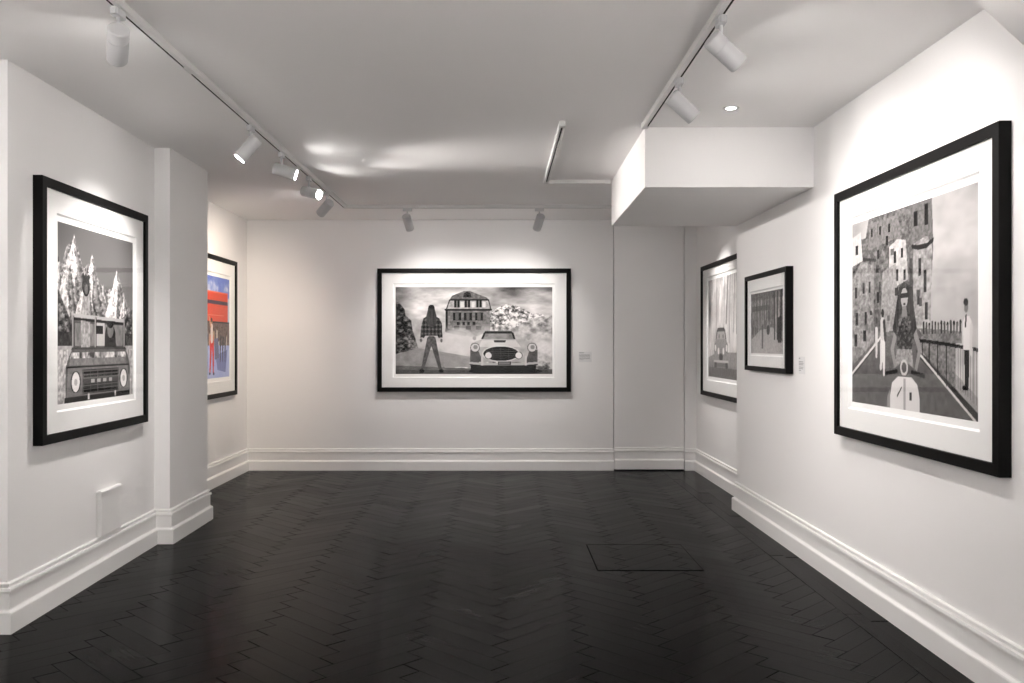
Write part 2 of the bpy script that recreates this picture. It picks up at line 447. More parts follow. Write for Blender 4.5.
    for i in range(5): c.line([(.575, .715+i*.025), (.77, .715+i*.025)], .006, .42, .7)
    for i in range(3): c.line([(.62+i*.05, .69), (.62+i*.05, .84)], .005, .5, .7)
    for x in (.592, .785): c.ell(x, .785, .024, .25); c.ell(x, .785, .020, .95)
    c.line([(.475, .872), (.56, .885), (.80, .885), (.905, .872)], .028, .78)
    c.line([(.475, .89), (.56, .903), (.80, .903), (.905, .89)], .012, .15)
    for x in (.553, .83): c.line([(x, .80), (x, .90)], .024, .85)
    c.poly([(.50, .90), (.89, .90), (.86, .955), (.54, .955)], .14)
    c.rect(.652, .855, .735, .893, .13); c.rect(.658, .862, .729, .886, .55)
    for x in (.503, .848): c.ell(x, .588, .012, .7, .022); 
    return c.a

def art_peaks_truck():        # left wall: open off-road truck below jagged peaks
    c = Canvas(240, 240, 5)
    c.put(c.v > -1, .44+.06*c.v)
    n = c.noise(30, 22, 4); f = c.noise(60, 60, 2)
    g = c.noise(34, 60, 4, .75)
    def peak(x, y, wl, wr, base, lit, dark, split=.35):
        wob = .045*(c.noise(18, 26, 3)-.5); wl *= 1.75; wr *= 1.75
        yy = c.v-y; t = np.clip(yy/(base-y), 0, 1)
        L = x-wl*t**1.1+wob*np.minimum(t*5, 1); Rr = x+wr*t**1.1+wob*np.minimum(t*5, 1)
        mid = x+(wr-wl)*t*split+.10*np.sin(t*9)*t*(wl+wr)*.5+1.6*wob
        body = (yy > 0) & (c.u > L) & (c.u < Rr) & (c.v < base+.1)
        slope = (c.u-x)/np.maximum(t*(wl+wr), .02)
        rill = np.sin(slope*26+5*g)*.10
        c.put(body & (c.u <= mid), np.clip(lit+rill+1.1*(g-.5), .2, .98))
        c.put(body & (c.u > mid), np.clip(dark+rill+1.0*(g-.5), .12, .9))
    m = c.ridge([(0, .17), (.04, .24), (.08, .17), (.10, .13), (.17, .08), (.25, .17), (.29, .24), (.33, .22), (.40, .17), (.47, .26), (.52, .30), (.58, .34), (.62, .33), (.68, .33), (.72, .27), (.77, .28), (.81, .36), (.86, .40), (.92, .44), (1, .50)])
    c.put(m, np.clip(.58+.12*np.sin((c.u*.8+c.v*.5)*80+6*g)+1.3*(g-.5), .2, .95))
    peak(.02, .22, .25, .22, .70, .78, .52)
    peak(.66, .34, .16, .18, .70, .74, .48); peak(.56, .30, .16, .16, .70, .78, .50)
    peak(.19, .05, .20, .28, .70, .88, .50); peak(.12, .16, .10, .10, .6, .85, .50)
    peak(.41, .13, .14, .22, .70, .86, .48); peak(.33, .22, .09, .10, .6, .85, .5)
    peak(.75, .20, .17, .26, .70, .90, .52, .2); peak(.86, .36, .10, .18, .70, .84, .50)
    m2 = c.ridge([(0, .36), (.12, .50), (.22, .62), (.4, .70), (.6, .68), (.74, .60), (.84, .50), (1, .44)])
    st2 = np.sin((c.v-np.abs(c.u-.5)*-1.1)*62+4*g)
    c.put(m2, np.clip(.34+.14*st2+1.2*(g-.5), .05, .85))
    c.rect(0, .60, 1, .68, .12+.25*f); c.rect(0, .68, 1, 1, .72+.35*(n-.5)); 
    c.put((c.v > .70) & ((c.u < .12) | (c.u > .92)), .78+.5*(f-.5))
    # roll bar, windscreen and the passengers
    c.rect(.18, .51, .86, .695, .30+.15*f)
    c.rect(.20, .55, .84, .68, .55+.3*(n-.5))
    c.limb([(.33, .70, .11), (.33, .50, .12), (.34, .40, .085)], .66+.35*(f-.5))       # tall furry passenger
    c.ell(.335, .33, .050, .17, .062); c.ell(.338, .35, .022, .45, .030)
    c.ell(.300, .275, .016, .12); c.ell(.370, .278, .016, .12)
    c.rect(.46, .54, .58, .68, .78); c.rect(.47, .56, .56, .61, .15)
    c.limb([(.66, .72, .17), (.66, .62, .15)], .16); c.ell(.66, .575, .045, .50, .055); c.ell(.66, .54, .05, .10, .03)
    c.line([(.17, .505), (.87, .52)], .020, .75); c.line([(.17, .525), (.87, .54)], .014, .10)
    for x in (.175, .455, .862): c.line([(x, .51), (x, .71)], .016, .65); c.line([(x+.012, .51), (x+.012, .71)], .008, .1)
    c.line([(.17, .70), (.88, .70)], .022, .30)
    # body
    c.poly([(.13, .74), (.17, .70), (.88, .70), (.92, .74), (.95, .80), (.95, 1.01), (.09, 1.01), (.09, .80)], .36+.12*f)
    c.poly([(.16, .715), (.88, .715), (.90, .79), (.13, .79)], .45+.2*f)
    c.put(c.mpoly([(.16, .715), (.88, .715), (.89, .75), (.14, .75)]), np.clip(.6+1.5*(n-.4), .3, .97))
    c.poly([(.12, .80), (.92, .80), (.94, .97), (.10, .97)], .50+.1*f)
    c.line([(.11, .80), (.93, .80)], .012, .12)
    c.rect(.29, .815, .78, .96, .07)
    for i in range(7): c.line([(.29, .825+i*.021), (.78, .825+i*.021)], .005, .45)
    for i in range(6): c.line([(.30+i*.094, .815), (.30+i*.094, .96)], .006, .45)
    c.rect(.29, .872, .78, .90, .30)
    for i in range(4): c.rect(.40+i*.08, .877, .445+i*.08, .895, .75)
    for x in (.21, .855):
        c.ell(x, .885, .062, .12); c.ell(x, .885, .047, .97, .056); c.ell(x, .885, .02, .75)
    c.rect(.08, .965, .95, 1.01, .22); c.rect(.36, .96, .38, .99, .9); c.rect(.72, .96, .74, .99, .9)
    return c.a

def art_old_town_scooter():   # right wall: steep street, scooter rider, promenade
    c = Canvas(330, 250, 9)
    c.put(c.v > -1, np.clip(.80-.35*(c.noise(4, 6, 4)-.45), 0, .95))
    n = c.noise(40, 40, 4); f = c.noise(90, 90, 2)
    c.put(c.mpoly([(.70, .60), (1, .60), (1, .45), (.90, .50), (.80, .46), (.70, .52)]), .74, .5)
    # street
    c.poly([(.30, .62), (.60, .60), (1, .99), (1, 1.01), (0, 1.01), (0, .80)], .42+.14*(n-.5))
    # hillside buildings
    c.poly([(0, .18), (.05, .10), (.14, .10), (.17, .0), (.70, .0), (.71, .22), (.68, .60), (.3, .64), (0, .80)], .44+.4*(n-.5)+.25*(f-.5))
    c.poly([(0, .32), (.10, .22), (.22, .26), (.22, .66), (0, .80)], .58+.35*(n-.5)+.25*(f-.5))
    c.poly([(0, .275), (.10, .20), (.24, .225), (.24, .24), (.10, .218), (0, .295)], .22)
    c.poly([(.0, .08), (.09, .06), (.11, .22), (0, .24)], .80+.1*f)
    c.poly([(.17, .03), (.44, .03), (.46, .14), (.17, .17)], .42+.2*f)
    c.poly([(.36, .18), (.43, .15), (.50, .165), (.52, .36), (.36, .40)], .74+.3*(n-.5)+.15*(f-.5))
    c.poly([(.30, .30), (.42, .27), (.44, .60), (.28, .62)], .50+.25*f)
    c.poly([(.56, .18), (.66, .16), (.70, .22), (.69, .60), (.56, .60)], .64+.35*(n-.5)+.2*(f-.5))
    c.poly([(.54, .0), (.70, .0), (.705, .20), (.66, .17), (.54, .20)], .38+.2*f)
    c.poly([(.55, .195), (.60, .205), (.66, .205), (.715, .185), (.71, .205), (.66, .228), (.60, .228), (.55, .215)], .15)
    for x, y, w, h in ((.20, .06, .018, .045), (.28, .06, .018, .045), (.36, .06, .018, .045), (.41, .21, .02, .06), (.58, .04, .03, .07), (.66, .02, .028, .10),
                       (.47, .20, .02, .05), (.43, .30, .018, .06), (.49, .31, .018, .05), (.61, .27, .02, .08), (.65, .33, .02, .1), (.6, .42, .02, .07), (.66, .48, .02, .08),
                       (.04, .36, .022, .06), (.12, .34, .022, .06), (.18, .34, .018, .06), (.05, .50, .028, .07), (.14, .50, .022, .07), (.04, .62, .03, .07), (.13, .60, .03, .06),
                       (.34, .12, .02, .05), (.52, .45, .03, .09), (.26, .18, .018, .05), (.26, .40, .02, .06), (.05, .13, .03, .05)):
        c.rect(x-w/2, y, x+w/2, y+h, .13); 
    for i in range(14):
        x = c.rng.random()*.66; y = .1+c.rng.random()*.5
        c.rect(x, y, x+.012+c.rng.random()*.02, y+.02+c.rng.random()*.03, .15+.7*c.rng.random(), .8)
    c.poly([(.53, .26), (.55, .26), (.57, .6), (.53, .6)], .2, .7)
    c.line([(0, .84), (.20, .70), (.31, .62)], .014, .88)
    c.line([(.0, .86), (.22, .70)], .008, .3)
    # far promenade, people and railing
    c.poly([(.62, .60), (.90, .62), (.90, .67), (.62, .70)], .35+.3*f)
    for i in range(13): x = .64+i*.021; c.ell(x, .58+.004*(i % 3), .007, .15+.2*(i % 2), .014); c.rect(x-.006, .59, x+.006, .63, .25+.3*((i*7) % 3)/3)
    c.poly([(.58, .66), (.66, .665), (1, .90), (1, 1.0), (.60, .72)], .62+.1*f)
    c.poly([(.58, .70), (.66, .735), (1, .965), (1, 1.0), (.60, .735)], .25)
    c.line([(.60, .715), (.985, 1.0)], .012, .88)
    c.poly([(.60, .66), (.86, .68), (.86, .87), (.70, .77), (.62, .70)], .30+.35*f, .8)
    c.line([(.58, .655), (.80, .675), (1, .70)], .016, .10); 
    for x, y0, y1 in ((.63, .66, .72), (.68, .665, .76), (.74, .67, .81), (.80, .675, .86)): c.line([(x, y0), (x, y1)], .010, .10)
    for i in range(18): x = .87+i*.0075; c.line([(x, .69), (x, .86+(x-.87)*.6)], .002, .45)
    # walkers
    c.limb([(.30, .62, .05), (.295, .70, .04), (.285, .80, .022)], .88); c.limb([(.305, .62, .05), (.31, .72, .035), (.315, .83, .02)], .9)
    c.limb([(.30, .56, .05), (.302, .63, .05)], .80); c.ell(.302, .515, .013, .2, .022); c.limb([(.315, .56, .03), (.325, .65, .025)], .25)
    c.limb([(.245, .60, .035), (.245, .74, .02)], .85); c.ell(.246, .55, .010, .3, .017)
    # man at the rail
    c.limb([(.93, .69, .045), (.932, .78, .038), (.930, .85, .03)], .09); c.ell(.922, .862, .020, .08, .012)
    c.poly([(.905, .58), (.925, .555), (.945, .555), (.962, .58), (.958, .70), (.91, .70)], .88); c.limb([(.958, .60, .025), (.955, .67, .022), (.96, .72, .02)], .84)
    c.ell(.927, .515, .013, .50, .027); c.ell(.925, .495, .015, .10, .016); c.line([(.927, .555), (.922, .60)], .012, .1)
    # scooter with rider
    q = lambda pts: [(.49+(p[0]-.502)*1.55, *p[1:]) for p in pts]
    qe = lambda x: .49+(x-.502)*1.55
    c.poly(q([(.455, .62), (.47, .56), (.50, .545), (.535, .56), (.555, .62), (.54, .70), (.545, .80), (.455, .80), (.465, .70)]), .26+.7*(f-.5)+.4*(n-.5))
    c.limb(q([(.46, .60, .04), (.435, .70, .035), (.455, .80, .026)]), .60); c.limb(q([(.55, .60, .04), (.58, .70, .035), (.56, .80, .026)]), .60)
    c.poly(q([(.46, .70), (.54, .70), (.55, .80), (.45, .80)]), .62+.3*(f-.5))
    c.poly(q([(.463, .45), (.475, .39), (.50, .365), (.528, .39), (.545, .45), (.565, .60), (.545, .64), (.53, .53), (.475, .53), (.462, .64), (.438, .60)]), .10+.28*c.noise(80, 10, 2))
    c.ell(.489, .448, .028, .70, .050); c.rect(.458, .425, .520, .448, .05); c.ell(.489, .478, .010, .25, .006)
    c.poly([(.475, .49), (.503, .49), (.515, .54), (.465, .54)], .55)
    c.poly(q([(.43, .81), (.50, .755), (.575, .81), (.56, .83), (.50, .81), (.44, .835)]), .40)
    c.ell(.487, .79, .032, .82, .040); c.ell(.487, .79, .020, .40, .026)
    c.line(q([(.40, .825), (.46, .81)]), .020, .12); c.line(q([(.54, .81), (.60, .825)]), .020, .12)
    c.poly(q([(.425, .93), (.435, .87), (.465, .838), (.54, .838), (.568, .87), (.578, .93), (.578, 1.01), (.422, 1.01)]), .88)
    c.poly(q([(.408, .94), (.425, .90), (.425, 1.01), (.405, 1.01)]), .6)
    c.rect(.483, .845, .500, 1.01, .68); c.line([(.43, .935), (.465, .89)], .010, .3); c.rect(.53, .91, .548, .95, .15)
    return c.a

def art_winter_lane():        # small print: trees over a busy lane
    c = Canvas(160, 96, 21)
    n = c.noise(40, 14, 4); f = c.noise(60, 50, 2)
    c.put(c.v > -1, .66+.5*(n-.5))
    c.put(c.noise(12, 5, 4) > .5, .35+.4*f, .7)
    c.rect(0, 0, 1, .12, .35+.5*(f-.4), .6)
    c.rect(.05, .22, .6, .30, .2+.3*f, .7)
    for i in range(16): x = .03+i*.045+.02*c.rng.random(); c.line([(x, .02), (x+.02*c.rng.random(), .62+.2*c.rng.random())], .02+.02*c.rng.random(), .12+.3*c.rng.random(), .75)
    for i in range(22):
        x = c.rng.random()*.75; y = .3+.35*c.rng.random(); c.ell(x, y, .012, .15+.6*c.rng.random(), .03); c.rect(x-.012, y, x+.012, y+.14, .12+.5*c.rng.random(), .8)
    c.poly([(.0, .78), (.3, .62), (.68, .58), (.95, .80), (1, 1.01), (0, 1.01)], .80+.15*(f-.5), .85)
    for x in (.72, .80, .90): c.rect(x, .02, x+.035, .78, .15, .85)
    c.poly([(.80, .45), (.92, .40), (.93, .82), (.83, .82)], .10)
    c.ell(.55, .62, .05, .2, .08); c.rect(.35, .55, .40, .92, .3, .7)
    return c.a

def art_snow_rally():         # far right: old saloon coming out of pale spray
    c = Canvas(240, 186, 31)
    n = c.noise(16, 6, 4); f = c.noise(60, 60, 2)
    c.put(c.v > -1, np.clip(.86+.35*(n-.5), 0, .97))
    c.put(np.clip(1-c.v*2.2, 0, 1)*(c.noise(10, 4, 3) > .5), .45+.3*f, .6)
    c.put(np.clip(1-np.abs(c.u-.05)/.07, 0, 1)*np.clip(1-np.abs(c.v-.3)/.22, 0, 1), .25, 1)
    for x in (.28, .52, .6, .68, .8, .88): c.line([(x, 0), (x-.03, .35+.3*c.rng.random())], .03, .42, .45)
    c.line([(.62, .0), (.56, .45)], .05, .35, .5)
    c.poly([(0, .80), (.3, .74), (1, .74), (1, 1.01), (0, 1.01)], .62+.15*(f-.5))
    c.poly([(0, .90), (1, .90), (1, 1.01), (0, 1.01)], .48+.2*(f-.5))
    c.poly([(.24, .62), (.28, .52), (.31, .50), (.50, .50), (.53, .52), (.57, .62)], .35)
    c.poly([(.27, .62), (.30, .535), (.51, .535), (.54, .62)], .72); c.ell(.35, .585, .018, .45); c.ell(.47, .585, .018, .45)
    c.poly([(.20, .66), (.25, .615), (.56, .615), (.61, .66), (.62, .84), (.19, .84)], .62+.15*(f-.5))
    for x in (.235, .575): c.ell(x, .70, .034, .35); c.ell(x, .70, .027, .93)
    for x in (.33, .48): c.ell(x, .73, .026, .95)
    c.ell(.405, .79, .06, .35, .04); c.line([(.19, .835), (.62, .835)], .02, .82)
    c.rect(.20, .845, .27, .90, .30); c.rect(.54, .845, .61, .90, .30); c.rect(.27, .85, .54, .885, .52)
    return c.a

def art_red_bus():            # far left: colour print, red double-decker behind people
    c = Canvas(240, 190, 41)
    n = c.noise(16, 12, 4); f = c.noise(50, 50, 2)
    sky = np.stack([.36+.15*n, .45+.15*n, .80+.05*n], 2); c.put(c.v > -1, sky)
    c.put(np.clip((c.noise(9, 9, 4)-.48)*5, 0, 1)*(c.v < .16)*(c.u > .35), np.array([.86, .88, .95]), .8)
    c.rect(0, .15, .96, .47, np.array([.88, .33, .22])); c.rect(0, .235, .96, .275, np.array([.26, .20, .30]))
    c.rect(0, .15, .96, .165, np.array([.95, .45, .32])); c.rect(.05, .38, .85, .385, np.array([.95, .6, .5]))
    c.rect(.96, .2, 1, .5, np.array([.75, .78, .85]))
    st = np.stack([.28+.3*f, .24+.26*f, .25+.22*f], 2); c.rect(0, .44, 1, .66, st[0, 0]*0); c.put((c.v > .46) & (c.v < .68), st)
    for i in range(12):
        x = .42+c.rng.random()*.58; y = .52+c.rng.random()*.12
        k = c.rng.random(); col = np.array([.70, .55, .38])*k+np.array([.85, .85, .85])*(1-k)
        c.rect(x-.018, y, x+.018, y+.16, col); c.ell(x, y-.01, .015, np.array([.35, .24, .18]), .022)
    gr = np.stack([.72+.12*(n-.5), .77+.12*(n-.5), .92+.05*n], 2); c.put((c.v > .68), gr)
    c.put(c.mpoly([(.66, .78), (.95, .72), (.9, .95), (.70, .92)]), np.array([.42, .46, .70]), .7)
    c.poly([(.62, .62), (.72, .60), (.74, .80), (.64, .82)], np.array([.45, .47, .60]))
    for x in (.78, .84, .90): c.limb([(x, .60, .04), (x-.01, .72, .03), (x-.01, .84, .016)], np.array([.22, .20, .24]))
    R = np.array([.88, .22, .16])
    c.limb([(.55, .60, .07), (.54, .76, .05), (.525, .93, .03)], R); c.limb([(.58, .60, .07), (.60, .76, .05), (.60, .94, .03)], R)
    c.limb([(.565, .50, .07), (.565, .62, .075)], np.array([.93, .88, .86])); c.ell(.562, .44, .018, np.array([.80, .62, .5]), .028); c.ell(.562, .43, .02, np.array([.25, .15, .12]), .022)
    c.limb([(.545, .49, .03), (.50, .40, .022)], np.array([.85, .66, .55])); c.ell(.52, .95, .02, np.array([.25, .25, .4]), .012); c.ell(.61, .955, .02, np.array([.25, .25, .4]), .012)
    c.ell(.45, .55, .014, np.array([.5, .3, .2]), .02); c.limb([(.45, .58, .06), (.45, .75, .05), (.45, .92, .03)], np.array([.35, .4, .65]))
    return c.a

# ------------------------------------------------------------------ framed pictures
# local frame: x to the right as seen from the room, y INTO the wall (wall plane at y=0, room at y<0), z up
def picture(loc, rotz, x0, x1, z0, z1, pr, art, bar, label, depth=0.05, op=(0.03, 0.04), group=None):
    t = thing('framed_picture', label, 'picture', loc, rotz, group)
    # frame: mitred box section with a small rebate
    bm = bmesh.new()
    def ring(dx, y): return [bm.verts.new(p) for p in ((x0+dx, y, z0+dx), (x1-dx, y, z0+dx), (x1-dx, y, z1-dx), (x0+dx, y, z1-dx))]
    b = 0.0022
    secs = [ring(0, 0.0), ring(0, -depth+b), ring(b, -depth), ring(bar-b, -depth), ring(bar, -depth+b), ring(bar, -0.002)]
    for a, c_ in zip(secs, secs[1:]):
        for i in range(4): bm.faces.new((a[i], a[(i+1) % 4], c_[(i+1) % 4], c_[i]))
    a, c_ = secs[-1], secs[0]
    for i in range(4): bm.faces.new((a[i], a[(i+1) % 4], c_[(i+1) % 4], c_[i]))
    link('frame', bm, M_FRAME, t)
    px0, px1, pz0, pz1 = pr
    ox0, ox1, oz0, oz1 = px0-op[0], px1+op[0], pz0-op[1], pz1+op[1]
    # window mount: thick board with a bevelled opening
    bm = bmesh.new()
    def rr(xa, xb, za, zb, y): return [bm.verts.new(p) for p in ((xa, y, za), (xb, y, za), (xb, y, zb), (xa, y, zb))]
    ym = -depth+0.016; bw = 0.009
    o_ = rr(x0+bar, x1-bar, z0+bar, z1-bar, ym); i_ = rr(ox0, ox1, oz0, oz1, ym); k_ = rr(ox0+bw, ox1-bw, oz0+bw, oz1-bw, ym+0.010)
    for i in range(4): bm.faces.new((o_[i], o_[(i+1) % 4], i_[(i+1) % 4], i_[i]))
    for i in range(4): bm.faces.new((i_[i], i_[(i+1) % 4], k_[(i+1) % 4], k_[i])).material_index = 1
    mo = link('window_mount', bm, M_MAT, t, mats=[M_MAT, M_BEVEL])
    # paper: its white margin and the picture itself as one sheet
    H, W = art.shape[:2]
    yp = ym+0.0105
    nx, nz = W, H
    xs = np.linspace(px0, px1, nx); zs = np.linspace(pz1, pz0, nz)
    co = np.zeros((nz*nx+4+4, 3)); XX, ZZ = np.meshgrid(xs, zs)
    co[:nz*nx, 0] = XX.ravel(); co[:nz*nx, 1] = yp; co[:nz*nx, 2] = ZZ.ravel()
    m0 = nz*nx
    outer = [(ox0+.002, oz0+.002), (ox1-.002, oz0+.002), (ox1-.002, oz1-.002), (ox0+.002, oz1-.002)]
    inner = [(px0, pz0), (px1, pz0), (px1, pz1), (px0, pz1)]
    for i in range(4):
        co[m0+i] = (outer[i][0], yp, outer[i][1]); co[m0+4+i] = (inner[i][0], yp, inner[i][1])
    idx = np.arange(nz*nx).reshape(nz, nx)
    q = np.stack([idx[1:, :-1], idx[1:, 1:], idx[:-1, 1:], idx[:-1, :-1]], -1).reshape(-1, 4)
    mg = np.array([[m0+i, m0+(i+1) % 4, m0+4+(i+1) % 4, m0+4+i] for i in range(4)])
    q = np.concatenate([q, mg])
    me = bpy.data.meshes.new('print')
    me.vertices.add(len(co)); me.vertices.foreach_set('co', co.ravel())
    me.loops.add(len(q)*4); me.loops.foreach_set('vertex_index', q.ravel().astype(np.int32))
    me.polygons.add(len(q)); me.polygons.foreach_set('loop_start', np.arange(0, len(q)*4, 4, dtype=np.int32))
    me.update(calc_edges=True)
    at = me.color_attributes.new('ink', 'FLOAT_COLOR', 'POINT')
    colr = np.ones((len(co), 4)); lin = tone(art)
    if art_is_mono(art): lin = lin*np.array([1.0, .965, .955])
    colr[:m0, :3] = lin.reshape(-1, 3); colr[m0:, :3] = (.86, .855, .845)
    at.data.foreach_set('color', colr.ravel().astype(np.float32))
    me.materials.append(M_PRINT); me.validate()
    o = bpy.data.objects.new('print', me); COL.objects.link(o); o.parent = t
    # glazing
    bm = bmesh.new(); g = 0.001
    box(bm, (x0+bar-g, -depth+0.008, z0+bar-g), (x1-bar+g, -depth+0.0095, z1-bar+g))
    link('glass_pane', bm, M_GLASS, t)
    return t
def art_is_mono(a): return float(np.abs(a[..., 0]-a[..., 2]).max()) < 1e-3

HP = math.pi/2
# back wall
picture((0, 9.80, 0), 0, -1.361, 0.787, 0.875, 2.243, (-1.160, 0.581, 1.072, 2.038), art_mountain_road(), 0.050,
        'wide black-framed monochrome print of a vintage car and house, back wall')
# right wall (facing -x): local x = -Y world
picture((2.0, 0, 0), -HP, -5.14, -3.44, 0.879, 2.276, (-4.9375, -3.638, 1.080, 2.072), art_old_town_scooter(), 0.050,
        'large black-framed monochrome scooter print, nearest on the right wall')
picture((2.0, 0, 0), -HP, -7.02, -6.0, 1.199, 1.936, (-6.927, -6.126, 1.333, 1.792), art_winter_lane(), 0.035,
        'smallest black-framed print, a dark crowded scene, on the right wall below the bulkhead', op=(0.014, 0.022))
picture((2.19, 0, 0), -HP, -9.44, -7.66, 0.866, 2.229, (-9.186, -7.91, 1.069, 2.063), art_snow_rally(), 0.045,
        'pale monochrome print of a car with bright headlamps, partly hidden behind the right wall corner', depth=0.04)
# left walls (facing +x): local x = +Y world
ang = math.atan2(WL[1][1]-WL[0][1], WL[1][0]-WL[0][0])
ly = lambda Y: (Y-4.28)
picture((WL[0][0], 4.28, 0), ang, ly(4.52), ly(5.955), 0.878, 2.272, (ly(4.735), ly(5.755), 1.076, 2.064), art_peaks_truck(), 0.050,
        'black-framed monochrome print of an open off-road truck below jagged peaks, on the left wall')
picture((-2.82, 0, 0), HP, 7.70, 9.32, 0.872, 2.273, (7.85, 9.12, 1.07, 2.07), art_red_bus(), 0.045,
        'black-framed colour print with a red bus, partly hidden behind the white pier on the left', depth=0.04)

# ------------------------------------------------------------------ wall labels
def wall_label(loc, rotz, w, h, rows, label, ink=M_INK):
    t = thing('wall_label', label, 'label', loc, rotz, None)
    bm = bmesh.new(); box(bm, (-w/2, -0.002, -h/2), (w/2, 0, h/2)); link('card', bm, M_CARD, t)
    bm = bmesh.new()
    for (a, b, zc, th) in rows:
        x = a
        while x < b-0.002:
            l = min(b-x, 0.006+random.random()*0.016)
            box(bm, (-w/2+x, -0.0026, h/2-zc-th/2), (-w/2+x+l, -0.002, h/2-zc+th/2)); x += l+0.003
    link('text_lines', bm, ink, t)
    return t
rows = [(.008, .058, .012, .008), (.008, .125, .034, .006), (.008, .128, .044, .006), (.008, .128, .054, .005), (.008, .128, .068, .006), (.008, .128, .078, .006), (.008, .055, .090, .005)]
wall_label((0.948, 9.80, 1.262), 0, 0.145, 0.115, rows, 'small grey text label right of the wide picture on the back wall')
rows2 = [(.006, .03, .012, .008), (.006, .09, .034, .005), (.006, .095, .044, .005), (.006, .09, .054, .005), (.006, .095, .070, .005), (.006, .085, .080, .005), (.006, .05, .092, .005)]
wall_label((2.0, 5.83, 1.262), -HP, 0.115, 0.115, rows2, 'small pale text label beside the smallest picture on the right wall')
wall_label((-2.4346+0.0, 6.03, 1.262), ang, 0.115, 0.115, rows2, 'small faint text label between the truck picture and the white pier')
wall_label((2.0, 3.28, 1.262), -HP, 0.115, 0.115, rows2, 'small pale text label at the right edge beside the scooter picture')

# ------------------------------------------------------------------ painted-over cover box on the left wall
t = thing('wall_outlet_cover', 'white painted cover box low on the left wall, resting on the skirting', 'cover box', (WL[0][0], 4.28, 0), ang)
bm = bmesh.new()
a0, a1, c0, c1, dd = ly(5.265), ly(5.57), 0.246, 0.515, 0.028
v = box(bm, (a0, -dd, c0), (a1, 0, c1)); 
bmesh.ops.bevel(bm, geom=[e for e in bm.edges], offset=0.006, segments=2, affect='EDGES')
link('cover', bm, M_TRIM, t)
bm = bmesh.new()
box(bm, (a0-0.006, -dd-0.006, c1-0.022), (a1+0.006, 0, c1+0.006))
bmesh.ops.bevel(bm, geom=[e for e in bm.edges], offset=0.006, segments=2, affect='EDGES')
link('lid', bm, M_TRIM, t)

# ------------------------------------------------------------------ ceiling tracks
TH = 0.032; TW = 0.036; SL = 0.009
def track(name, p0, p1, label, width=TW, slot_side=0, group='white lighting tracks on the ceiling'):
    """a U-shaped rail under the ceiling between two plan points; slot is real"""
    p0 = Vector(p0); p1 = Vector(p1); d = p1-p0; ln = d.length
    t = thing(name, label, 'lighting track', (p0.x, p0.y, CEIL), math.atan2(d.y, d.x), group)
    w = width/2; s = SL/2; o = slot_side*0.0105
    bm = bmesh.new()
    prof = [(-w, 0), (-w, -TH+.002), (-w+.002, -TH), (o-s, -TH), (o-s, -TH+.012), (o+s, -TH+.012), (o+s, -TH), (w-.002, -TH), (w, -TH+.002), (w, 0)]
    r0 = [bm.verts.new((0, y, z)) for y, z in prof]; r1 = [bm.verts.new((ln, y, z)) for y, z in prof]
    n = len(prof)
    for i in range(n):
        f = bm.faces.new((r0[i], r0[(i+1) % n], r1[(i+1) % n], r1[i]))
        if i in (3, 4, 5): f.material_index = 1
    bm.faces.new(r0[::-1]); bm.faces.new(r1)
    link('rail', bm, M_TRACK, t, mats=[M_TRACK, M_SLOT])
    for x in (-0.002, ln-0.043):
        bm = bmesh.new(); box(bm, (x, -w-.001, -TH-.001), (x+0.045, w+.001, -0.0005)); link('end_cap', bm, M_TRACK, t)
    return t
LX = -1.535; RX = 0.906; BY = 8.74
tl = track('track_rail', (LX, -1.0), (LX, BY+0.018), 'long white ceiling track along the left side, carrying five spotlights in view', slot_side=1)
for y in (4.36, 6.75):
    bm = bmesh.new(); box(bm, (y+1.0-.045, -TW/2-.001, -TH-.0015), (y+1.0+.045, TW/2+.001, -.0005)); link('joiner', bm, M_TRACK, tl)
track('track_rail', (LX+0.02, BY), (1.25, BY), 'white ceiling track running across in front of the back wall')
track('track_rail', (RX, -1.0), (RX, 5.53), 'white ceiling track on the right side ending at the bulkhead', slot_side=-1)
track('track_rail', (0.387, 5.45), (0.387, 7.42), 'short empty white ceiling track left of the bulkhead')
track('track_rail', (0.407, 7.41), (0.93, 7.41), 'short thin ceiling track running crosswise into the bulkhead', width=0.026)

# ------------------------------------------------------------------ spotlights
LENS = m_emit('lamp_lens', (1.0, 0.97, 0.94), 45)
LENS_W = m_emit('warm_lens', (1.0, 0.86, 0.70), 30)
_lens_cache = {}
def head_meshes():
    r = 0.0425
    bm = bmesh.new()
    rings = [(r*.2, -0.058), (r-.004, -0.058), (r, -0.054), (r, -0.006), (r-.0018, -0.0055), (r-.0018, -0.003), (r, -0.0025),
             (r, 0.104), (r-.002, 0.107), (r-.005, 0.107), (r-.006, 0.099), (0.004, 0.096)]
    cyl_rings(bm, rings, 40)
    b = link('body', bm, M_LAMP, smooth=True)
    b.data.set_sharp_from_angle(angle=0.6)
    bm = bmesh.new(); cyl_rings(bm, [(r-.0062, 0.0995), (r-.0075, 0.1045), (0.006, 0.1055)], 32)
    l = link('lens', bm, LENS)
    bm = bmesh.new(); cyl_rings(bm, [(0.0095, 0), (0.011, 0.004), (0.011, 0.010), (0.008, 0.013), (0.008, 0.075)], 20)
    st = link('stem', bm, M_LAMP, smooth=False)
    bm = bmesh.new()
    box(bm, (-0.016, -0.045, 0), (0.016, 0.045, 0.030)); box(bm, (-0.0035, -0.03, 0.030), (0.0035, 0.03, 0.036))
    bmesh.ops.bevel(bm, geom=[e for e in bm.edges if abs(e.verts[0].co.z-e.verts[1].co.z) > .02], offset=0.008, segments=3, affect='EDGES')
    ad = link('adapter', bm, M_LAMP)
    bm = bmesh.new()
    cyl_rings(bm, [(0.014, -0.0), (0.016, 0.003), (0.016, 0.02), (0.012, 0.024)], 20)
    kn = link('pivot', bm, M_LAMP)
    return b, l, st, ad, kn
protos = head_meshes()
first = [True]
